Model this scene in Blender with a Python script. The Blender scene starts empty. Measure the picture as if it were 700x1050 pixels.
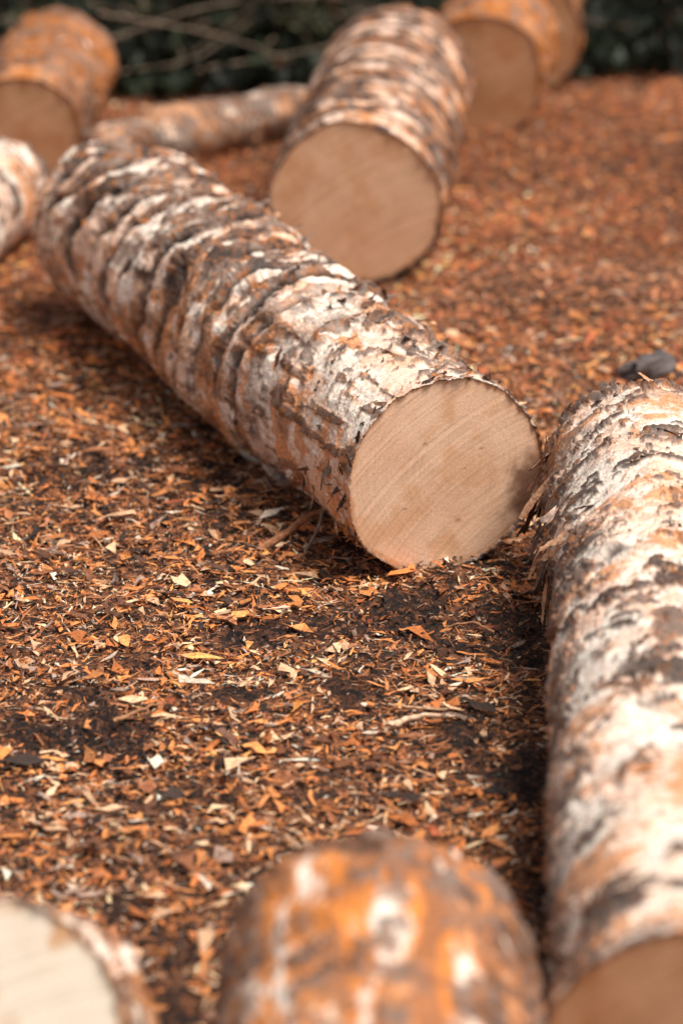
import bpy, math, numpy as np
from mathutils import Vector
scene=bpy.context.scene
H_CAM=1.87
# ------------------------------------------------------------ noise
def _hash(ix,iy,iz,seed):
    h=(ix.astype(np.int64)*374761393+iy.astype(np.int64)*668265263+iz.astype(np.int64)*2147483647+seed*974634777)&0xffffffff
    h=((h^(h>>13))*1274126177)&0xffffffff
    h=((h^(h>>16))*2246822519)&0xffffffff
    h=h^(h>>15)
    return (h&0xffffff)/float(0xffffff)*2-1
def noise(p,seed=0):
    f=np.floor(p); t=p-f; t=t*t*t*(t*(t*6-15)+10)
    i=f.astype(np.int64); x,y,z=i[:,0],i[:,1],i[:,2]
    tx,ty,tz=t[:,0],t[:,1],t[:,2]
    def L(a,b,w): return a+(b-a)*w
    c=lambda a,b,d:_hash(x+a,y+b,z+d,seed)
    return L(L(L(c(0,0,0),c(1,0,0),tx),L(c(0,1,0),c(1,1,0),tx),ty),
             L(L(c(0,0,1),c(1,0,1),tx),L(c(0,1,1),c(1,1,1),tx),ty),tz)
def fbm(p,seed=0,octv=4,gain=.5):
    s=np.zeros(len(p)); a=1; tot=0
    for o in range(octv):
        s+=a*noise(p,seed+o*17); tot+=a; a*=gain; p=p*2.03+13.7
    return s/tot*1.6
def ss(a,b,x):
    t=np.clip((x-a)/(b-a),0,1); return t*t*(3-2*t)
def mix(a,b,m): return a*(1-m[:,None])+np.asarray(b)[None,:]*m[:,None] if np.ndim(b)==1 else a*(1-m[:,None])+b*m[:,None]
def gh(x,y):
    x=np.atleast_1d(np.asarray(x,float)); y=np.atleast_1d(np.asarray(y,float))
    p=np.stack([x,y,np.zeros_like(x)],1)
    return .014*noise(p*2.3,5)+.008*noise(p*7,6)-.004
# open dark soil patches; the one left of the main log paints its shade (world metres: x,y,rx,ry,weight)
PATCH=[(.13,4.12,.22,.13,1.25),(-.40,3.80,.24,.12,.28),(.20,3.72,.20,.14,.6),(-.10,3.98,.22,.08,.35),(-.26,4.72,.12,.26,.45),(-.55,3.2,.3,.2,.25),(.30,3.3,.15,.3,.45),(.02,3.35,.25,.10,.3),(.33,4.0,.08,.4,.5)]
def bare_or_shaded(X,Y):
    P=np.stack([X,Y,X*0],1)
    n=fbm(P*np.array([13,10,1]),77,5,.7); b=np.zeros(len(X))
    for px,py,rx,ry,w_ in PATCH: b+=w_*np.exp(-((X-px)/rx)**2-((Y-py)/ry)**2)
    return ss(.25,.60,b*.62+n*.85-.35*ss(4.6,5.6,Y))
# ------------------------------------------------------------ mesh helpers
def build_mesh(name,V,Q,C=None,uv=None,smooth=True):
    me=bpy.data.meshes.new(name)
    V=np.asarray(V,np.float32); Q=np.asarray(Q,np.int32)
    me.vertices.add(len(V)); me.vertices.foreach_set('co',V.ravel())
    me.loops.add(Q.size); me.loops.foreach_set('vertex_index',Q.ravel())
    me.polygons.add(len(Q)); me.polygons.foreach_set('loop_start',np.arange(0,Q.size,Q.shape[1],dtype=np.int32))
    me.update(calc_edges=True)
    me.polygons.foreach_set('use_smooth',np.full(len(Q),smooth))
    if C is not None:
        a=me.color_attributes.new('Col','FLOAT_COLOR','POINT')
        a.data.foreach_set('color',np.concatenate([C,np.ones((len(C),1))],1).astype(np.float32).ravel())
    if uv is not None:
        l=me.uv_layers.new(name='UVMap')
        l.data.foreach_set('uv',np.asarray(uv,np.float32)[Q.ravel()].ravel())
    me.validate(); me.update()
    return me
def add_obj(name,me,mat=None,parent=None,loc=(0,0,0)):
    o=bpy.data.objects.new(name,me); scene.collection.objects.link(o)
    if mat: me.materials.append(mat)
    if parent: o.parent=parent
    o.location=loc
    return o
def grid_quads(n,m,wrap):
    i=np.arange(n-1)[:,None]; j=np.arange(m if wrap else m-1)[None,:]
    a=i*m+j; b=i*m+(j+1)%m; c=(i+1)*m+(j+1)%m; d=(i+1)*m+j
    return np.stack([a,b,c,d],-1).reshape(-1,4)
# ------------------------------------------------------------ materials
def newmat(name,rough=.8,spec=.3):
    m=bpy.data.materials.new(name); m.use_nodes=True
    nt=m.node_tree; b=nt.nodes['Principled BSDF']
    b.inputs['Roughness'].default_value=rough
    b.inputs['Specular IOR Level'].default_value=spec
    return m,nt,b
def N(nt,t,**kw):
    n=nt.nodes.new(t)
    for k,v in kw.items(): setattr(n,k,v)
    return n
def colmat(name,rough=.8,spec=.3,nscale=300,namt=.35,bump=.3,dist=.002):
    m,nt,b=newmat(name,rough,spec); L=nt.links.new
    a=N(nt,'ShaderNodeAttribute',attribute_name='Col')
    tc=N(nt,'ShaderNodeTexCoord')
    ns=N(nt,'ShaderNodeTexNoise'); ns.inputs['Scale'].default_value=nscale; ns.inputs['Detail'].default_value=4
    L(tc.outputs['Object'],ns.inputs['Vector'])
    mr=N(nt,'ShaderNodeMapRange'); mr.inputs[1].default_value=.3; mr.inputs[2].default_value=.7
    mr.inputs[3].default_value=1-namt; mr.inputs[4].default_value=1+namt*.6
    L(ns.outputs['Fac'],mr.inputs[0])
    mx=N(nt,'ShaderNodeVectorMath',operation='SCALE')
    L(a.outputs['Color'],mx.inputs[0]); L(mr.outputs[0],mx.inputs['Scale']); L(mx.outputs[0],b.inputs['Base Color'])
    if bump>0:
        bp=N(nt,'ShaderNodeBump'); bp.inputs['Strength'].default_value=bump; bp.inputs['Distance'].default_value=dist
        L(ns.outputs['Fac'],bp.inputs['Height']); L(bp.outputs[0],b.inputs['Normal'])
    return m
M_BARK=colmat('bark_material',.58,.33,240,.34,.6,.003)
M_CHIP=colmat('bark_chip_material',.6,.3,220,.4,0)
M_LEAF=colmat('leaf_material',.6,.3,40,.4,0)
M_STICK=colmat('stick_material',.8,.2,150,.4,.4,.002)
def facemat(name,c1,c2,seed):
    m,nt,b=newmat(name,.75,.15); L=nt.links.new
    uv=N(nt,'ShaderNodeUVMap',uv_map='UVMap')
    def noise_(src,scale,det,rough=.5,dim='3D'):
        q=N(nt,'ShaderNodeTexNoise',noise_dimensions=dim); q.inputs['Scale'].default_value=scale; q.inputs['Detail'].default_value=det; q.inputs['Roughness'].default_value=rough
        L(src,q.inputs['W' if dim=='1D' else 'Vector']); return q
    def rng_(src,a,b_,lo=.3,hi=.7):
        r1=N(nt,'ShaderNodeMapRange'); r1.inputs[1].default_value=lo;r1.inputs[2].default_value=hi;r1.inputs[3].default_value=a;r1.inputs[4].default_value=b_; L(src,r1.inputs[0]); return r1.outputs[0]
    def mul_(a,b_):
        q=N(nt,'ShaderNodeMath',operation='MULTIPLY'); L(a,q.inputs[0])
        if isinstance(b_,(int,float)): q.inputs[1].default_value=b_
        else: L(b_,q.inputs[1])
        return q.outputs[0]
    wn=noise_(uv.outputs[0],7,2)
    def dist(cx,cy,warp):
        ofs=N(nt,'ShaderNodeVectorMath',operation='MULTIPLY_ADD'); ofs.inputs[1].default_value=(warp,warp,0); ofs.inputs[2].default_value=(-cx-warp/2,-cy-warp/2,0)
        L(wn.outputs['Color'],ofs.inputs[0])
        ad=N(nt,'ShaderNodeVectorMath',operation='ADD'); L(uv.outputs[0],ad.inputs[0]); L(ofs.outputs[0],ad.inputs[1])
        ln=N(nt,'ShaderNodeVectorMath',operation='LENGTH'); L(ad.outputs[0],ln.inputs[0]); return ln.outputs['Value']
    rings=noise_(mul_(dist(.025,.008,.012),200),1,4,.5,'1D')
    saw=noise_(mul_(dist(.24,-.36,.004),150),1,5,.65,'1D')      # shallow arcs of the saw bar
    br=noise_(uv.outputs[0],20,3)
    bl=noise_(uv.outputs[0],9,8,.65); fg=noise_(uv.outputs[0],300,3)
    m1=rng_(bl.outputs['Fac'],0,1,.35,.65)
    cm=N(nt,'ShaderNodeMix',data_type='RGBA'); cm.inputs[6].default_value=(*c1,1); cm.inputs[7].default_value=(*c2,1); L(m1,cm.inputs[0])
    sm=N(nt,'ShaderNodeMix',data_type='FLOAT'); L(rng_(br.outputs['Fac'],.3,1),sm.inputs[0]); sm.inputs[2].default_value=1.0; L(rng_(saw.outputs['Fac'],.70,1.08),sm.inputs[3])
    f=mul_(mul_(rng_(rings.outputs['Fac'],.94,1.03),sm.outputs[0]),rng_(fg.outputs['Fac'],.86,1.10))
    sc=N(nt,'ShaderNodeVectorMath',operation='SCALE'); L(cm.outputs[2],sc.inputs[0]); L(f,sc.inputs['Scale'])
    at=N(nt,'ShaderNodeAttribute',attribute_name='Col')
    mm=N(nt,'ShaderNodeVectorMath',operation='MULTIPLY'); L(sc.outputs[0],mm.inputs[0]); L(at.outputs['Color'],mm.inputs[1])
    L(mm.outputs[0],b.inputs['Base Color'])
    bp=N(nt,'ShaderNodeBump'); bp.inputs['Strength'].default_value=.25; bp.inputs['Distance'].default_value=.001
    L(fg.outputs['Fac'],bp.inputs['Height']); L(bp.outputs[0],b.inputs['Normal'])
    return m
# ------------------------------------------------------------ ribbons / tubes
class Buf:
    def __init__(s): s.V=[];s.Q=[];s.C=[];s.n=0
    def add(s,V,Q,C):
        s.V.append(V); s.Q.append(np.asarray(Q)+s.n); s.C.append(C); s.n+=len(V)
    def cat(s): return np.concatenate(s.V),np.concatenate(s.Q),np.concatenate(s.C)
def ribbon(buf,p,d,nrm,length,width,lift,col,r,sag=0,k=6,twist=.4):
    d=d/np.linalg.norm(d); side=np.cross(d,nrm); side/=np.linalg.norm(side)
    t=np.linspace(0,1,k); tw=r.normal(0,twist); bend=r.normal(0,.3); w0=r.uniform(.7,1.2)
    V=[]
    for a in t:
        c=p+d*length*a+nrm*(lift*a**1.6+.001)+side*(bend*length*a*a)+np.array([0,0,-sag*a*a])
        w=width*(.6+.4*math.sin(math.pi*min(1,a*.8+.2)))*(1-.35*a)*w0*r.uniform(.7,1.3)
        s2=side*math.cos(tw*a)+nrm*math.sin(tw*a); jit=d*r.normal(0,.2)*width
        cup=nrm*width*.2*r.uniform(-1,1)
        V+= [c-s2*w/2+jit,c+cup,c+s2*w/2-jit]
    Q=[]
    for i in range(k-1): Q+=[[3*i,3*i+1,3*i+4,3*i+3],[3*i+1,3*i+2,3*i+5,3*i+4]]
    C=np.tile(np.asarray(col),(3*k,1))*r.uniform(.6,1.3,(3*k,1))
    buf.add(np.array(V),Q,C)
def tube(buf,pts,rad,col,r,m=8,rough=.15):
    pts=np.asarray(pts,float); n=len(pts); V=[];
    for i in range(n):
        d=pts[min(i+1,n-1)]-pts[max(i-1,0)]; d/=np.linalg.norm(d)
        a=np.cross(d,[0.1,.2,1]); a/=np.linalg.norm(a); b=np.cross(d,a)
        for j in range(m):
            th=2*math.pi*j/m; rr=rad[i]*(1+r.uniform(-rough,rough))
            V.append(pts[i]+rr*(a*math.cos(th)+b*math.sin(th)))
    Q=grid_quads(n,m,True).tolist()
    c0=len(V); V.append(pts[0]); V.append(pts[-1])
    for j in range(0,m,2):
        Q.append([c0,j,(j+1)%m,(j+2)%m]); e=(n-1)*m; Q.append([c0+1,e+(j+2)%m,e+(j+1)%m,e+j])
    C=np.tile(np.asarray(col),(len(V),1))*r.uniform(.7,1.25,(len(V),1))
    buf.add(np.array(V),Q,C)
def smooth_pts(cp,n):
    cp=np.asarray(cp,float); t=np.linspace(0,len(cp)-1,n); i=np.clip(t.astype(int),0,len(cp)-2); f=(t-i)[:,None]
    P=lambda k:cp[np.clip(k,0,len(cp)-1)]
    p0,p1,p2,p3=P(i-1),P(i),P(i+1),P(i+2)
    return .5*((2*p1)+(-p0+p2)*f+(2*p0-5*p1+4*p2-p3)*f**2+(-p0+3*p1-3*p2+p3)*f**3)
# ------------------------------------------------------------ logs
PALE=np.array([.88,.61,.47]); CREAM=np.array([.94,.79,.67]); TAN=np.array([.68,.37,.21])
ORANGE=np.array([.70,.23,.045]); BROWN=np.array([.18,.080,.045]); DARK=np.array([.03,.018,.014]); GREY=np.array([.23,.155,.12])
def make_log(label,P0,P1,R0,R1,style,res,seed,facecol,flakes=60,fringe=None,sink=.006,knots=(),lift=(0,0)):
    P0=np.array(P0,float);P1=np.array(P1,float)
    r=np.random.default_rng(seed)
    A=np.array([P0[0],P0[1],R0-sink+lift[0]]);B=np.array([P1[0],P1[1],R1-sink+lift[1]])
    base=np.array([A[0],A[1],0.])
    L=np.linalg.norm(B-A); ax=(B-A)/L
    u=np.cross(ax,[0,0,1]);u/=np.linalg.norm(u); v=np.cross(u,ax)
    n=int(L/res)+2; m=int(2*math.pi*R0/res); m+=m%2
    X=np.linspace(0,L,n); TH=np.linspace(0,2*math.pi,m,endpoint=False)
    x,th=[a.ravel() for a in np.meshgrid(X,TH,indexing='ij')]
    Rr=R0+(R1-R0)*x/L
    q=np.stack([x,np.cos(th)*R0,np.sin(th)*R0],1)
    off=np.array([seed*3.1,seed*1.7,seed*2.3])
    big=fbm(q*5+off,seed,2); mid=fbm(q*np.array([22,16,16])+off,seed+1,4)
    warp=fbm(q*9+off,seed+2,3); w2=fbm(q*45+off,seed+12,3); fine=fbm(q*110+off,seed+3,3,.6)
    W=np.stack([warp*.02+w2*.004,w2*.005,warp*.012-w2*.004],1)
    trans=fbm((q+W)*np.array([70,14,14])+off,seed+4,5,.55)
    longi=fbm((q+W*.5)*np.array([8,60,60])+off,seed+5,4)
    patch=fbm((q+W)*np.array([17,11,11])+off,seed+6,6,.62)
    patch2=fbm((q+W)*np.array([14,20,20])+off*2,seed+7,6,.62)
    small=fbm((q+W*.6)*np.array([48,34,34])+off,seed+9,5,.65)
    OUT=mix(np.tile(BROWN,(len(x),1)),GREY,ss(-.05,.25,small)); OUT=mix(OUT,DARK*1.4,ss(-.05,.2,-small+.5*fine)); OUT=mix(OUT,ORANGE*.6,ss(.25,.35,fine+.3*mid)*.6)
    h=.006*big
    col=np.tile(PALE,(len(x),1))
    if style=='ringed':
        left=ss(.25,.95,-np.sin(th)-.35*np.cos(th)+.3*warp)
        topm=ss(-.1,.5,np.cos(th)+.5*np.sin(th)+.3*warp)
        Aamp=ss(.24,.46,x+.08*warp)*(1-.4*left)
        ph=(x+.030*warp+.004*w2+.020*np.sin(2*th+1)+.012*np.sin(3*th+4))/.078
        fr=ph-np.floor(ph); idn=noise(np.stack([np.floor(ph)+.5,np.cos(th)*1.6,np.sin(th)*1.6],1),seed+41)
        ring=np.abs(np.sin(math.pi*ph)); amp2=.85+.4*noise(np.stack([np.floor(ph+.5),np.cos(th)*2.4,np.sin(th)*2.4],1),seed+40)
        h+=Aamp*.025*ring**.55*amp2+Aamp*(.002*small+.0015*fine+.003*mid)
        h+=(1-Aamp)*(.0014*small+.0045*mid)
        col=mix(col,TAN,ss(.12,.45,mid+.15*fine)*.6)
        col=mix(col,CREAM,ss(-.12,.04,patch2)*.85)
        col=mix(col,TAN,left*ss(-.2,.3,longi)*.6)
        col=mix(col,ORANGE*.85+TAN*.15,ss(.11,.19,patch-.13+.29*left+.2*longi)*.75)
        stre=ss(.23,.27,longi*.75+small*.3-.03)*(1-.7*Aamp)
        col=mix(col,OUT,stre*.88); h+=stre*.002
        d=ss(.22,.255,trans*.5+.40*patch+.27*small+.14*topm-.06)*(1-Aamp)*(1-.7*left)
        col=mix(col,OUT,d*.93); h+=d*.004
        lw=.12+.20*topm+.16*idn
        lip=ss(-.02,.03,fr)*(1-ss(lw,lw+.05,fr+.24*trans+.24*small))
        lip=np.maximum(lip,ss(.90,.94,fr+.10*trans+.08*small))
        col=mix(col,OUT,Aamp*lip*.97); h+=Aamp*lip*.0045
        gp=ss(.30,.33,patch*.75+.40*small+.12*topm)*Aamp; col=mix(col,OUT,gp*.9); h+=gp*.0035
        crev=(1-ss(.19,.41,ring+.24*trans+.12*small))*Aamp
        col=mix(col,DARK,np.clip(crev,0,1)*.98); h-=crev*.005
        cr2=(1-ss(.0,.025,np.abs(longi+.3*mid)))*ss(-.1,.1,patch2+warp); col=mix(col,BROWN*.9,cr2*.6); h-=cr2*.001
        cr5=(1-ss(.0,.020,np.abs(trans+.3*patch)))*ss(-.1,.15,mid); col=mix(col,DARK*2,cr5*.6); h-=cr5*.0015
        for x0,wd in ((.36,.024),(.22,.010)):
            cl=np.exp(-((x-x0-.04*warp+.03*np.sin(th))/wd)**2)*(1-.5*left)
            h+=cl*.014; col=mix(col,OUT,cl*ss(-.2,.0,trans))
    elif style=='patchy':
        h+=.004*big
        col=mix(col,CREAM,ss(-.24,-.10,patch2))
        col=mix(col,TAN,ss(.22,.38,mid)*.38)
        o=ss(.16,.185,patch+.12*small); col=mix(col,PALE*.6+TAN*.4,o*.82); h+=o*.0025
        o2=ss(.35,.38,patch*.9+.27*small); col=mix(col,ORANGE*.5+TAN*.5,o2*.85); h+=o2*.001
        b=ss(.30,.325,-patch2*.73+small*.34+.15*trans); col=mix(col,OUT,b*.95); h+=b*.004
        d=ss(.29,.31,trans*.42-patch*.57+.26*small); col=mix(col,OUT*.45+.015,d*.97); h+=d*.0045
        cr2=(1-ss(.0,.018,np.abs(trans*.6+.6*warp)))*ss(-.1,.1,warp+mid); col=mix(col,BROWN*.6,cr2*.85); h-=cr2*.002
        cr3=(1-ss(.0,.018,np.abs(longi*.7+.5*mid)))*ss(-.1,.1,patch); col=mix(col,BROWN*.8,cr3*.7)
        cr4=(1-ss(.0,.018,np.abs(patch2*.8+.2*trans)))*ss(.0,.2,mid+.2); col=mix(col,BROWN,cr4*.7); h-=cr4*.001
        h+=.0009*np.abs(trans)+.0005*fine+.0007*small+.004*mid
        e=1-ss(.02,.07,np.minimum(x+.03,L-x)+.04*warp+.02*small); col=mix(col,OUT,e*.85*ss(-.3,.0,trans)); h+=e*.004
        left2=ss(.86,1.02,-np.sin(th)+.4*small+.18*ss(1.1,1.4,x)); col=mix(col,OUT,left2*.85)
    elif style in ('orange','cream'):
        lp=fbm((q+W*.6)*np.array([5,32,32])+off,seed+8,6,.62)
        col=np.tile(ORANGE*1.0,(len(x),1))
        col=mix(col,TAN*.95,ss(-.05,.15,longi)*.45)
        col=mix(col,BROWN*1.3,ss(.04,.16,lp*-1+.2*longi)*.7)
        col=mix(col,PALE*.95,ss(.20,.28,lp+.15*patch2)*.85)
        col=mix(col,CREAM*.95,ss(.36,.44,lp+.2*patch2))
        b=ss(.08,.15,small*.5+longi*.25+.5*patch); col=mix(col,OUT,b*.92); h+=b*.004
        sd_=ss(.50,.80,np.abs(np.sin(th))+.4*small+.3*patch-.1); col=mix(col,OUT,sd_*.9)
        e=1-ss(.01,.06,np.minimum(x,L-x)+.06*warp+.03*small)
        if style=='orange': col=mix(col,OUT,e*.85)
        else: col=mix(np.tile(TAN*.8,(len(x),1)),CREAM,ss(.0,.2,patch)*.8); col=mix(col,ORANGE*.6,ss(.0,.2,patch2)*.8); col=mix(col,BROWN,ss(.05,.15,small)*.75)
        h+=.005*mid+.002*small
    elif style=='rusty':
        col=np.tile(ORANGE*.66,(len(x),1))
        col=mix(col,TAN*.9,ss(.2,.35,patch2)*.5)
        b=ss(.02,.14,patch*.6+small*.5); col=mix(col,OUT,b*.85); h+=b*.006+.009*mid+.003*small
    elif style=='thin':
        col=np.tile(np.array([.54,.27,.14]),(len(x),1)); col=mix(col,CREAM*.85,ss(.12,.20,patch2+.4*(np.cos(th)-.6))*.75); b=ss(-.12,-.02,patch*.5+small*.6); col=mix(col,OUT*.8,b*.92); h+=b*.006+.010*mid+.006*big
    elif style=='brown':
        ph=(x+.03*warp+.004*w2+.015*np.sin(2*th))/.066; ring=np.abs(np.sin(math.pi*ph)); fr=ph-np.floor(ph)
        h+=.022*ring**.6+.003*small
        col=mix(col,TAN,ss(-.4,.1,mid)*.65); col=mix(col,ORANGE*.75,ss(.05,.17,patch+.4*np.sin(th)-.1)*.8)
        lip=ss(-.02,.04,fr)*(1-ss(.34,.42,fr+.4*trans+.25*small)); lip=np.maximum(lip,ss(.86,.93,fr+.1*trans)); col=mix(col,OUT,lip*.96); h+=lip*.004
        col=mix(col,OUT,ss(.18,.24,patch*.75+.4*small)*.88)
        col=mix(col,DARK,(1-ss(.16,.45,ring+.3*trans))*.97)
    for kx,kt,kr in knots:
        dk=np.hypot(x-kx,(np.angle(np.exp(1j*(th-kt))))*R0)+.008*w2
        kk=1-ss(kr*.5,kr,dk); col=mix(col,DARK*1.5,kk*.95); rim=np.exp(-((dk-kr*1.25)/(kr*.4))**2); h+=rim*.007-kk*.008
        col=mix(col,OUT,rim*.5)
    col*= (1+.20*fine+.1*mid)[:,None]
    col=np.clip(col,.012,.95)
    hm=h.reshape(n,m)[0].mean(); f0=np.exp(-(x/.012)**2); h=h*(1-.5*f0)+hm*.5*f0+.003*f0
    rad=Rr+h+ .0025*np.sin(2*th+seed)+.0015*np.sin(3*th+2*seed)
    if style in('ringed','brown'): rad-= .009
    cx=A[None,:]+x[:,None]*ax
    dirv=np.cos(th)[:,None]*v+np.sin(th)[:,None]*u
    endoff=(.006*noise(np.stack([np.cos(th)*9,np.sin(th)*9,x*0+seed],1),3)+.003*noise(np.stack([np.cos(th)*30,np.sin(th)*30,x*0+seed],1),4))*np.exp(-x/.02)
    V=cx+dirv*rad[:,None]-ax[None,:]*np.abs(endoff)[:,None]
    Q=grid_quads(n,m,True)
    rt=.0038
    r0=rad[:m]-rt; r1=rad[-m:]-rt
    rim0=A+dirv[:m]*r0[:,None]+ax*.002; rim1=B+dirv[-m:]*r1[:,None]-ax*.002
    V2=np.concatenate([V,rim0,rim1]); nb=len(V)
    j=np.arange(m); j2=(j+1)%m
    Qr=np.stack([nb+j,nb+j2,j2,j],1); e=(n-1)*m
    Qr2=np.stack([e+j,e+j2,nb+m+j2,nb+m+j],1)
    C2=np.concatenate([col,np.tile(TAN*.5,(2*m,1))])
    C2[:m]=C2[:m]*.7+TAN*.18
    buf=Buf(); buf.add(V2,np.concatenate([Q[:,::-1],Qr[:,::-1],Qr2[:,::-1]]),C2)
    cols=[BROWN,DARK*1.8,ORANGE*.7,TAN,GREY,PALE*.95]
    for k in range(flakes):
        xi=r.uniform(0.01,L-.02); t=r.uniform(-2.0,2.0)
        ii=int(xi/L*(n-1)); jj=int((t%(2*math.pi))/(2*math.pi)*m)%m; rr=rad[ii*m+jj]
        nr=math.cos(t)*v+math.sin(t)*u; tg=-math.sin(t)*v+math.cos(t)*u
        d=tg*r.normal(0,1)+ax*r.normal(0,.6)
        p=A+ax*xi+nr*(rr-.001)
        wd=r.uniform(.004,.016)
        ribbon(buf,p,d,nr,wd*r.uniform(1.0,2.2),wd,r.uniform(.0,.007),cols[r.choice([0,0,3,4,4,5,2])],r)
    for f in (fringe or []):
        for k in range(f['n']):
            xi=r.uniform(*f['x']); t=r.uniform(*f['th'])
            ii=min(max(int(xi/L*(n-1)),0),n-1); jj=int((t%(2*math.pi))/(2*math.pi)*m)%m; rr=rad[ii*m+jj]
            nr=math.cos(t)*v+math.sin(t)*u; tg=-math.sin(t)*v+math.cos(t)*u
            dd=f['d']; d=ax*(dd[0]+r.normal(0,.5))+tg*(dd[1]+r.normal(0,.5))+nr*.05
            p=A+ax*xi+nr*(rr-.002)
            ribbon(buf,p,d,nr,r.uniform(*f['l']),r.uniform(*f['w']),r.uniform(*f['lift']),cols[r.choice(f.get('c',[0,1,2,3,4]))],r,sag=r.uniform(0,f.get('sag',0)),k=8,twist=.8)
    Vb,Qb,Cb=buf.cat()
    root=bpy.data.objects.new('log',None); scene.collection.objects.link(root); root.location=base; root.empty_display_size=.1
    root['label']=label; root['category']='log'; root['group']='freshly cut logs lying about'
    add_obj('bark',build_mesh('bark',Vb-base,Qb,Cb),M_BARK,root)
    for c,rr_,sgn,nm in ((A,r0,1,'cut_face'),(B,r1,-1,'cut_face')):
        nr_=44; fr=np.linspace(0,1,nr_)[1:]
        F=[];UV=[];CC=[]
        for f in fr:
            rr=rr_*f*1.001
            F.append(c+dirv[:m]*rr[:,None]+ax*(.002*sgn))
            UV.append(np.stack([np.sin(TH)*rr,np.cos(TH)*rr],1))
            e=ss(.965,1.0,np.full(m,f)+.02*noise(np.stack([np.cos(TH)*7,np.sin(TH)*7,TH*0+f*3],1),4))
            CC.append(np.ones((m,3))*(1-e[:,None])+np.array([.80,.62,.48])*e[:,None])
        F=np.concatenate(F);UV=np.concatenate(UV);CC=np.concatenate(CC)
        n1=fbm(np.stack([UV[:,0]*18,UV[:,1]*18,UV[:,0]*0+seed],1),seed+30,5,.6)
        CC=mix(CC,np.array([.86,.73,.60]),ss(.0,.55,n1)*.65)
        if style=='cream':
            CC=mix(CC,np.array([.72,.40,.20]),ss(.40,.75,.55*np.hypot(UV[:,0],UV[:,1])/rr_.mean()+.8*n1-.05)*.75)
        if seed==11:
            dd=np.hypot((UV[:,0]-.128)/1.0,(UV[:,1]+.040)/1.6)+.034*n1
            CC=mix(CC,np.array([.20,.14,.12]),(1-ss(.002,.040,dd))*.88)
            for (ux,uy) in ((.055,.03),(.03,.005),(-.03,.05),(-.06,-.04),(.02,-.07)):
                dd=np.hypot((UV[:,0]-ux),(UV[:,1]-uy)*2.2)+.003*n1
                CC=mix(CC,np.array([.45,.33,.25]),(1-ss(.002,.007,dd))*.8)
        Qf=grid_quads(nr_-1,m,True)
        cc=len(F); F=np.vstack([F,(c+ax*.002*sgn)[None]]);UV=np.vstack([UV,[[0,0]]]);CC=np.vstack([CC,[CC[0]]])
        je=np.arange(0,m-1,2); Qc=np.stack([np.full(len(je),cc),(je+2)%m,je+1,je],1)
        Qf=np.concatenate([Qf,Qc])
        if sgn<0: Qf=Qf[:,::-1]
        add_obj(nm,build_mesh(nm,F-base,Qf,CC,UV),facecol,root)
    return root
F_TAN=facemat('sawn_wood_tan',(.91,.60,.41),(.82,.49,.31),3)
F_ORG=facemat('sawn_wood_orange',(.90,.57,.36),(.80,.46,.27),8)
F_BRN=facemat('sawn_wood_brown',(.68,.38,.21),(.56,.28,.14),5)
F_CRM=facemat('sawn_wood_cream',(.94,.82,.66),(.92,.74,.56),6)
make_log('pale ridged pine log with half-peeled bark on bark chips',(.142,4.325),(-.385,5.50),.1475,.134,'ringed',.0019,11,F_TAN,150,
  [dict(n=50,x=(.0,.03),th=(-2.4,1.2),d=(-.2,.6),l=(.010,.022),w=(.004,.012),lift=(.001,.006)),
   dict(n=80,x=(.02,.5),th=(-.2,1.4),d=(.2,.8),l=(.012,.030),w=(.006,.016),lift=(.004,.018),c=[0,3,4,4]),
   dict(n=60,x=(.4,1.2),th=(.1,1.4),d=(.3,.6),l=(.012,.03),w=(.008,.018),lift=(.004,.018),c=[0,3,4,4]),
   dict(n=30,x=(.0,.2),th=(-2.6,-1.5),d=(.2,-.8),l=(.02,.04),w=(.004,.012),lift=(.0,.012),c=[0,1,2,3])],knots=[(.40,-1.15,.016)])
make_log('log with ridged brown bark and round orange-tan sawn end',(.022,5.60),(.112,6.46),.137,.132,'brown',.0033,23,F_ORG,80)
make_log('rusty orange log with tan sawn end beside dark undergrowth',(.262,6.48),(.318,6.78),.120,.12,'rusty',.005,31,F_BRN,30)
make_log('deep orange barked log lying behind another log',(.372,6.85),(.415,7.45),.112,.11,'rusty',.006,33,F_BRN,20)
make_log('rusty orange short log with tan sawn end beside undergrowth',(-.595,6.16),(-.565,6.64),.104,.108,'rusty',.005,37,F_BRN,30)
make_log('pale peeled log with flaking bark among the chips',(-.80,5.15),(-.612,5.88),.09,.088,'patchy',.005,41,F_TAN,30)
make_log('thin log with rough tan and brown bark',(-.035,6.56),(-.49,6.21),.046,.042,'thin',.004,43,F_BRN,16)
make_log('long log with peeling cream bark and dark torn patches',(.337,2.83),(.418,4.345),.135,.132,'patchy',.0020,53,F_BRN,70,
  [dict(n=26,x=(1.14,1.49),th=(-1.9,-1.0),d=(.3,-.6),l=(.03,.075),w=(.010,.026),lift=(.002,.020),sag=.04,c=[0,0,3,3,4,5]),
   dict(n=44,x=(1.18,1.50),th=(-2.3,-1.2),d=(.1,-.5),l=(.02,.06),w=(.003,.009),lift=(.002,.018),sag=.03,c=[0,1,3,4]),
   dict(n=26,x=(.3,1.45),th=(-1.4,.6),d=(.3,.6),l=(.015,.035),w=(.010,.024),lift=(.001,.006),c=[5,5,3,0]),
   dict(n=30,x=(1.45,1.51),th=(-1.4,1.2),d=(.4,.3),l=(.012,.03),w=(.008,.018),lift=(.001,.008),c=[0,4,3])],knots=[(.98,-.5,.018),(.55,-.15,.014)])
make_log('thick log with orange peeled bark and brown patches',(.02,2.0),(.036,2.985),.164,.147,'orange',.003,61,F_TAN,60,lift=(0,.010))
make_log('short log round with large cream sawn end and thin bark rim',(-.325,2.845),(-.290,2.93),.122,.118,'cream',.003,67,F_CRM,30,lift=(.042,-.010))
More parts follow.
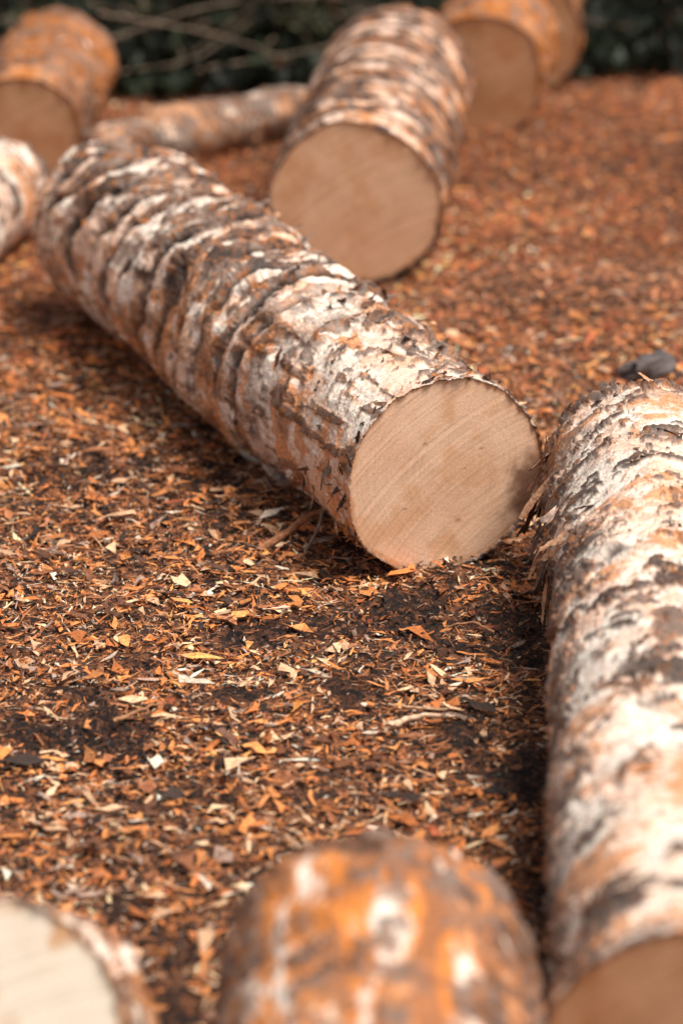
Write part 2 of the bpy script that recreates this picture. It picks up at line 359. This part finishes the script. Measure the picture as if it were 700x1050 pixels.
# ------------------------------------------------------------ ground sheet
xs=np.concatenate([-np.geomspace(200,1.9,40),np.linspace(-1.8,1.8,300),np.geomspace(1.9,200,40)])
ys=np.concatenate([-np.geomspace(100,1,14),np.linspace(0,10,640),np.geomspace(10.2,400,50)])
gx,gy=[a.ravel() for a in np.meshgrid(xs,ys,indexing='ij')]
bz=bare_or_shaded(gx,gy)
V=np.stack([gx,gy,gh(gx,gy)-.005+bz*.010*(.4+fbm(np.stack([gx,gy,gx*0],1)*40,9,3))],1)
Q=grid_quads(len(xs),len(ys),False)[:,::-1]
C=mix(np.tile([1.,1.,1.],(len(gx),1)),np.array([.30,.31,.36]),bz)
mg,nt,b=newmat('soil_with_bark_litter',.8,.3); Lk=nt.links.new
tc=N(nt,'ShaderNodeTexCoord')
wn=N(nt,'ShaderNodeTexNoise'); wn.inputs['Scale'].default_value=60; Lk(tc.outputs['Object'],wn.inputs['Vector'])
wa=N(nt,'ShaderNodeVectorMath',operation='MULTIPLY_ADD'); wa.inputs[1].default_value=(.02,.02,.02); Lk(wn.outputs['Color'],wa.inputs[0]); Lk(tc.outputs['Object'],wa.inputs[2])
vo=N(nt,'ShaderNodeTexVoronoi'); vo.inputs['Scale'].default_value=150; Lk(wa.outputs[0],vo.inputs['Vector'])
sep=N(nt,'ShaderNodeSeparateColor'); Lk(vo.outputs['Color'],sep.inputs[0])
cr=N(nt,'ShaderNodeValToRGB'); e=cr.color_ramp.elements
e[0].color=(.03,.017,.013,1); e[1].color=(.42,.17,.07,1); e[1].position=1
for p_,c_ in ((.4,(.05,.027,.018,1)),(.65,(.16,.06,.028,1)),(.88,(.34,.12,.045,1))):
    x_=e.new(p_); x_.color=c_
Lk(sep.outputs[0],cr.inputs[0])
ga=N(nt,'ShaderNodeAttribute',attribute_name='Col'); gm=N(nt,'ShaderNodeVectorMath',operation='MULTIPLY'); Lk(cr.outputs[0],gm.inputs[0]); Lk(ga.outputs['Color'],gm.inputs[1])
Lk(gm.outputs[0],b.inputs['Base Color'])
fn=N(nt,'ShaderNodeTexNoise'); fn.inputs['Scale'].default_value=140; fn.inputs['Detail'].default_value=6; Lk(tc.outputs['Object'],fn.inputs['Vector'])
bp=N(nt,'ShaderNodeBump'); bp.inputs['Strength'].default_value=1; bp.inputs['Distance'].default_value=.010; Lk(fn.outputs['Fac'],bp.inputs['Height']); Lk(bp.outputs[0],b.inputs['Normal'])
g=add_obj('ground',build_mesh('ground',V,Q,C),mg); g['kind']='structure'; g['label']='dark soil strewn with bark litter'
# ------------------------------------------------------------ bark chips
def chips(n,x0,x1,y0,y1,lmin,lmax,seed,zmax,tilt=.2,dirt=False,wmax=.012,bareamt=.84,zb=0,beta=3.2,wr=(.12,.5)):
    r=np.random.default_rng(seed)
    X=r.uniform(x0,x1,n);Y=r.uniform(y0,y1,n)
    bz=bare_or_shaded(X,Y)
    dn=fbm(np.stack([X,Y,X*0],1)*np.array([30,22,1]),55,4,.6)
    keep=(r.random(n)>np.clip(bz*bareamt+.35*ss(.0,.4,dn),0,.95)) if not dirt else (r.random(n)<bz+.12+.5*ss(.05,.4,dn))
    X=X[keep];Y=Y[keep];bz=bz[keep];far=ss(4.7,5.8,Y+.3*X); k=len(X)
    Z=gh(X,Y)+zb+r.uniform(0,zmax,k)*(.4+.6*r.random(k))+(bz*.004 if dirt else 0)
    ln=lmin+(lmax-lmin)*r.beta(1.2,beta,k); w=np.clip(ln*r.uniform(wr[0],wr[1],k),.0012,wmax)
    if dirt: w=ln*r.uniform(.5,1,k)
    az=r.uniform(0,2*math.pi,k)
    tx=r.normal(0,tilt,k);ty=r.normal(0,tilt*1.3,k); curl=r.normal(0,.12,k)*ln
    d=np.stack([np.cos(az)*np.cos(tx),np.sin(az)*np.cos(tx),np.sin(tx)],1)
    s=np.stack([-np.sin(az)*np.cos(ty),np.cos(az)*np.cos(ty),np.sin(ty)],1)
    up=np.cross(d,s); c=np.stack([X,Y,Z],1); Vs=[]
    for i,(a,wf) in enumerate(((-.5,.5),(0,1),(.5,.45))):
        aa=a+r.uniform(-.18,.18,k); wa_=w*wf*r.uniform(.2,1.6,k); sh=r.uniform(-.6,.6,k)*w
        cc=c+d*(aa*ln)[:,None]+s*sh[:,None]+(up*curl[:,None] if i==1 else 0)
        sk=r.uniform(-.8,.8,k)*w
        Vs+=[cc-s*(wa_/2)[:,None]+d*sk[:,None],cc+s*(wa_/2)[:,None]-d*sk[:,None]]
    V=np.stack(Vs,1).reshape(-1,3)
    b0=np.arange(k)[:,None]*6
    Q=np.concatenate([b0+np.array([0,1,3,2]),b0+np.array([2,3,5,4])])
    pal=np.array([[.78,.29,.09],[.64,.20,.055],[.82,.48,.28],[.38,.14,.06],[.15,.06,.032],[.045,.027,.02],[.88,.68,.52],[.38,.25,.19],[.44,.11,.045]])
    pn=np.array([.22,.17,.18,.16,.09,.07,.04,.06,.01]); pf=np.array([.10,.20,.06,.26,.09,.03,.008,.04,.21])
    if dirt: pn=np.array([.02,.03,.02,.10,.28,.50,.01,.04,0]);pf=pn
    cn=np.cumsum(pn/pn.sum());cf=np.cumsum(pf/pf.sum()); rv=r.random(k)
    i1=np.searchsorted(cn,rv);i2=np.searchsorted(cf,rv); idx=np.clip(np.where(r.random(k)<far,i2,i1),0,8)
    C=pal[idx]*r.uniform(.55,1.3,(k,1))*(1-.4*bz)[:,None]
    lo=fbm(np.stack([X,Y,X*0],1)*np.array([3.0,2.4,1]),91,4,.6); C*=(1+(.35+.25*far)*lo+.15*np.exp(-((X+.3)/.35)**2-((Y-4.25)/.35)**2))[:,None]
    band=np.exp(-((Y-5.55-.15*(X-.4)+.05*lo)/.10)**2)*ss(.05,.3,X)*(.6+.4*dn[keep]); band=np.clip(band,0,1)*.5
    C=mix(C,np.array([.50,.31,.21]),band) if not dirt else C
    C=np.repeat(C,6,axis=0)*r.uniform(.8,1.2,(k*6,1))
    return V,Q,np.clip(C,.01,.88)
B=Buf()
B.add(*chips(95000,-1.0,1.0,2.2,7.5,.005,.035,1,.008,tilt=.13))
B.add(*chips(110000,-.9,.9,2.4,7.2,.0025,.012,2,.010,tilt=.4))
B.add(*chips(40000,-.9,.9,2.4,7.0,.008,.042,6,.011,tilt=.2,wr=(.04,.12)))
B.add(*chips(16000,-2.6,2.6,1.2,9.0,.010,.04,3,.008))
B.add(*chips(4200,-1.0,1.0,2.4,5.4,.018,.058,4,.003,tilt=.08,wmax=.017,zb=.006,wr=(.15,.6)))
B.add(*chips(95000,-.9,.9,2.4,6.4,.0025,.009,5,.014,tilt=.7,dirt=True))
Vc,Qc,Cc=B.cat()
o=add_obj('bark_chips',build_mesh('bark_chips',Vc,Qc,Cc,smooth=False),M_CHIP); o['kind']='stuff'; o['label']='orange and brown bark chips scattered over dark soil'; o['category']='bark chips'
# ------------------------------------------------------------ sticks
def stick(name,label,cp,r0,r1,col,seed,n=14,cat='stick',group='loose sticks on the ground'):
    r=np.random.default_rng(seed); cp=np.asarray(cp,float); base=np.array([cp[0][0],cp[0][1],0])
    pts=smooth_pts(cp,n); pts+=r.normal(0,r0*.25,pts.shape); bb=Buf()
    tube(bb,pts-base,np.linspace(r0,r1,n)*r.uniform(.8,1.2,n),col,r)
    V,Q,C=bb.cat(); o=add_obj(name,build_mesh(name,V,Q,C),M_STICK,None,base)
    o['label']=label;o['category']=cat;o['group']=group
stick('stick','reddish stick leaning against a sawn log',[(-.115,4.36,.012),(-.06,4.42,.03),(-.015,4.46,.045)],.006,.004,(.42,.18,.09),1)
stick('stick','thin twig leaning against a sawn log',[(-.05,4.36,.01),(-.03,4.40,.04),(-.02,4.43,.07)],.003,.002,(.3,.2,.14),2)
stick('stick','pale peeled splinter lying on the chips',[(.055,3.80,.016),(.09,3.82,.020),(.145,3.835,.014)],.005,.002,(.66,.46,.31),3)
stick('stick','small pale twig lying on the chips',[(.06,3.87,.013),(.10,3.85,.018),(.15,3.86,.012)],.0025,.0015,(.5,.3,.18),4)
for k in range(26):
    r=np.random.default_rng(100+k); x=r.uniform(-.75,.75); y=r.uniform(3.0,6.6); a=r.uniform(0,math.pi); l=r.uniform(.03,.09)
    z=gh(x,y)[0]+.014
    stick('stick','small brown twig lying among bark chips',[(x,y,z),(x+math.cos(a)*l*.5,y+math.sin(a)*l*.5,z+.006),(x+math.cos(a+.2)*l,y+math.sin(a+.2)*l,z-.002)],r.uniform(.0015,.003),.001,[(.4,.2,.1),(.2,.12,.08),(.5,.35,.22)][k%3],200+k)
def chunk(label,loc,size,col,seed,n=9,m=11):
    r=np.random.default_rng(seed)
    ph=np.linspace(.02,math.pi-.02,n);th=np.linspace(0,2*math.pi,m,endpoint=False)
    p,t=[a.ravel() for a in np.meshgrid(ph,th,indexing='ij')]
    D=np.stack([np.sin(p)*np.cos(t),np.sin(p)*np.sin(t),np.cos(p)],1)
    D=np.sign(D)*np.abs(D)**.6
    V=D*(1+.45*fbm(D*1.9,seed,4)[:,None])*np.array(size)
    C=np.tile(col,(len(V),1))*(1+.5*fbm(D*6,seed+1,3))[:,None]
    o=add_obj('bark_chunk',build_mesh('bark_chunk',V,grid_quads(n,m,True)[:,::-1],np.clip(C,.01,1),smooth=False),M_BARK,None,loc)
    o.rotation_euler=(r.uniform(-.3,.3),r.uniform(-.2,.4),r.uniform(-.6,.6)); o['label']=label;o['category']='bark chunk';o['group']='loose chunks of bark'
chunk('dark grey broken chunk of bark on the chips',(.488,5.09,.022),(.038,.027,.018),(.13,.105,.10),3)
chunk('brown bark chunk propping a short log round',(-.322,2.85,.014),(.06,.03,.024),(.2,.1,.06),5)
# ------------------------------------------------------------ undergrowth
def leaves(buf,c,dirs,r,size,colr):
    k=len(c)
    d=dirs/np.linalg.norm(dirs,axis=1)[:,None]; a=r.normal(0,1,(k,3)); s=np.cross(d,a); s/=np.linalg.norm(s,axis=1)[:,None]
    l=size*r.uniform(.5,1.3,k)[:,None]; w=l*r.uniform(.15,.35,k)[:,None]
    V=np.stack([c,c+d*l*.5-s*w,c+d*l,c+d*l*.5+s*w],1).reshape(-1,3)
    Q=np.arange(k*4).reshape(-1,4)
    C=np.repeat(colr*r.uniform(.5,1.5,(k,1)),4,axis=0)
    buf.add(V,Q,C)
def shrub_meshes(seed):
    r=np.random.default_rng(seed); fb=Buf(); sb=Buf()
    for k in range(26):
        a=r.uniform(0,2*math.pi); el=r.uniform(.1,1.3); ln=r.uniform(.3,.62)
        d=np.array([math.cos(a)*math.cos(el),math.sin(a)*math.cos(el),math.sin(el)])
        t=np.linspace(0,1,8)[:,None]; pts=d*ln*t+np.array([0,0,-.15])*t**2*math.cos(el)+r.normal(0,.008,(8,3)); pts[:,2]=np.maximum(pts[:,2],.01)
        tube(sb,pts,np.linspace(.008,.002,8),(.22,.15,.10),r,m=6)
        kk=int(r.uniform(20,190)); tt=r.random(kk)**.7; ii=np.clip((tt*7).astype(int),0,6); f=(tt*7-ii)[:,None]
        c=pts[ii]*(1-f)+pts[ii+1]*f+r.normal(0,.018,(kk,3))
        dd=d[None]+r.normal(0,.8,(kk,3))
        leaves(fb,c,dd,r,.035,np.tile([[.010,.018,.009],[.020,.029,.012],[.055,.055,.024]][k%3],(kk,1)))
    return build_mesh('foliage',*fb.cat(),smooth=False),build_mesh('stems',*sb.cat())
var=[shrub_meshes(s) for s in (1,2,3)]
for f,s in var: f.materials.append(M_LEAF); s.materials.append(M_STICK)
pos=[(-.95,7.2,1),(-.38,7.15,.85),(-.12,7.22,.8),(.15,7.35,.95),(.70,7.68,.9),(.98,7.7,1.1),(1.4,7.6,1.1),(-1.4,7.3,1.1),(-.7,7.75,1.2),(-.1,7.9,1.2),(.4,8.1,1.3),(1.0,8.3,1.3),(-1.2,8.2,1.4),(1.9,8.0,1.4),(-2.0,7.9,1.4)]
for k,(x,y,sc) in enumerate(pos):
    root=bpy.data.objects.new('shrub',None); scene.collection.objects.link(root); root.location=(x,y,0); root.scale=(sc,sc,sc*.8); root.rotation_euler=(0,0,k*1.3)
    root['label']='dark green leafy shrub at the edge of the clearing'; root['category']='shrub'; root['group']='shrubs along the clearing edge'
    f,s=var[k%3]
    for nm,me in (('foliage',f),('stems',s)):
        o=bpy.data.objects.new(nm,me); scene.collection.objects.link(o); o.parent=root
r=np.random.default_rng(5); B=Buf(); k=28000
X=r.uniform(-3,3,k); edge=fbm(np.stack([X*4,X*0,X*0],1),61,3)
Y=7.02+.18*edge+np.where(X<.2,-.12,.08)+r.random(k)**1.6*3
c=np.stack([X,Y,gh(X,Y)+r.uniform(0,.02,k)],1); tone=.5+1.0*ss(-.2,.4,fbm(c*5,62,3)); leaves(B,c,np.stack([r.normal(0,.6,k),r.normal(0,.6,k),r.uniform(.4,1.4,k)],1),r,.055,np.tile([.016,.022,.011],(k,1))*tone[:,None])
o=add_obj('undergrowth',build_mesh('undergrowth',*B.cat(),smooth=False),M_LEAF); o['kind']='stuff'; o['label']='dark green grass and low weeds'; o['category']='undergrowth'
for k,cp in enumerate([[(-.55,6.95,.04),(-.3,6.97,.13),(-.05,7.0,.15),(.08,7.0,.12)],[(-.5,6.9,.14),(-.25,6.9,.09),(-.1,6.92,.03)],[(-.62,7.05,.2),(-.4,7.0,.17),(-.2,6.98,.2)],[(-.35,6.9,.02),(-.22,6.92,.12),(-.12,6.95,.2)],[(-.45,6.88,.02),(-.3,6.88,.05),(-.18,6.9,.13)],[(-.3,6.85,.03),(-.15,6.88,.05),(.0,6.95,.06)]]):
    stick('dead_branch','grey dead branch lying over dark undergrowth',cp,.0035,.0015,(.24,.17,.12),300+k,cat='dead branch',group='dead branches in the undergrowth')
# ------------------------------------------------------------ light
w=bpy.data.worlds.new('World'); scene.world=w; w.use_nodes=True; nt=w.node_tree
bg=nt.nodes['Background']; sk=nt.nodes.new('ShaderNodeTexSky'); sk.sky_type='NISHITA'; sk.sun_disc=False
EL,AZ=math.radians(64),math.radians(117)
sk.sun_elevation=EL; sk.sun_rotation=AZ
hs=nt.nodes.new('ShaderNodeHueSaturation'); hs.inputs['Saturation'].default_value=.25
nt.links.new(sk.outputs[0],hs.inputs['Color']); nt.links.new(hs.outputs[0],bg.inputs[0]); bg.inputs[1].default_value=.115
sd=bpy.data.lights.new('sun','SUN'); sd.energy=5.0; sd.angle=math.radians(28); sd.color=(1,.94,.86)
so=bpy.data.objects.new('sun',sd); scene.collection.objects.link(so)
S=Vector((math.sin(AZ)*math.cos(EL),math.cos(AZ)*math.cos(EL),math.sin(EL)))
so.rotation_euler=S.to_track_quat('Z','Y').to_euler(); so.location=(3,3,6)
scene.view_settings.view_transform='Standard'; scene.view_settings.look='None'; scene.view_settings.exposure=0
# ------------------------------------------------------------ camera
cd=bpy.data.cameras.new('camera'); cam=bpy.data.objects.new('camera',cd); scene.collection.objects.link(cam); scene.camera=cam
cam.location=(0,0,H_CAM); cam.rotation_euler=(math.radians(90-22.4),0,0)
cd.lens=120; cd.sensor_width=36; cd.clip_end=1000; cd.clip_start=.05
cd.dof.use_dof=True; cd.dof.focus_distance=4.52; cd.dof.aperture_fstop=2.5
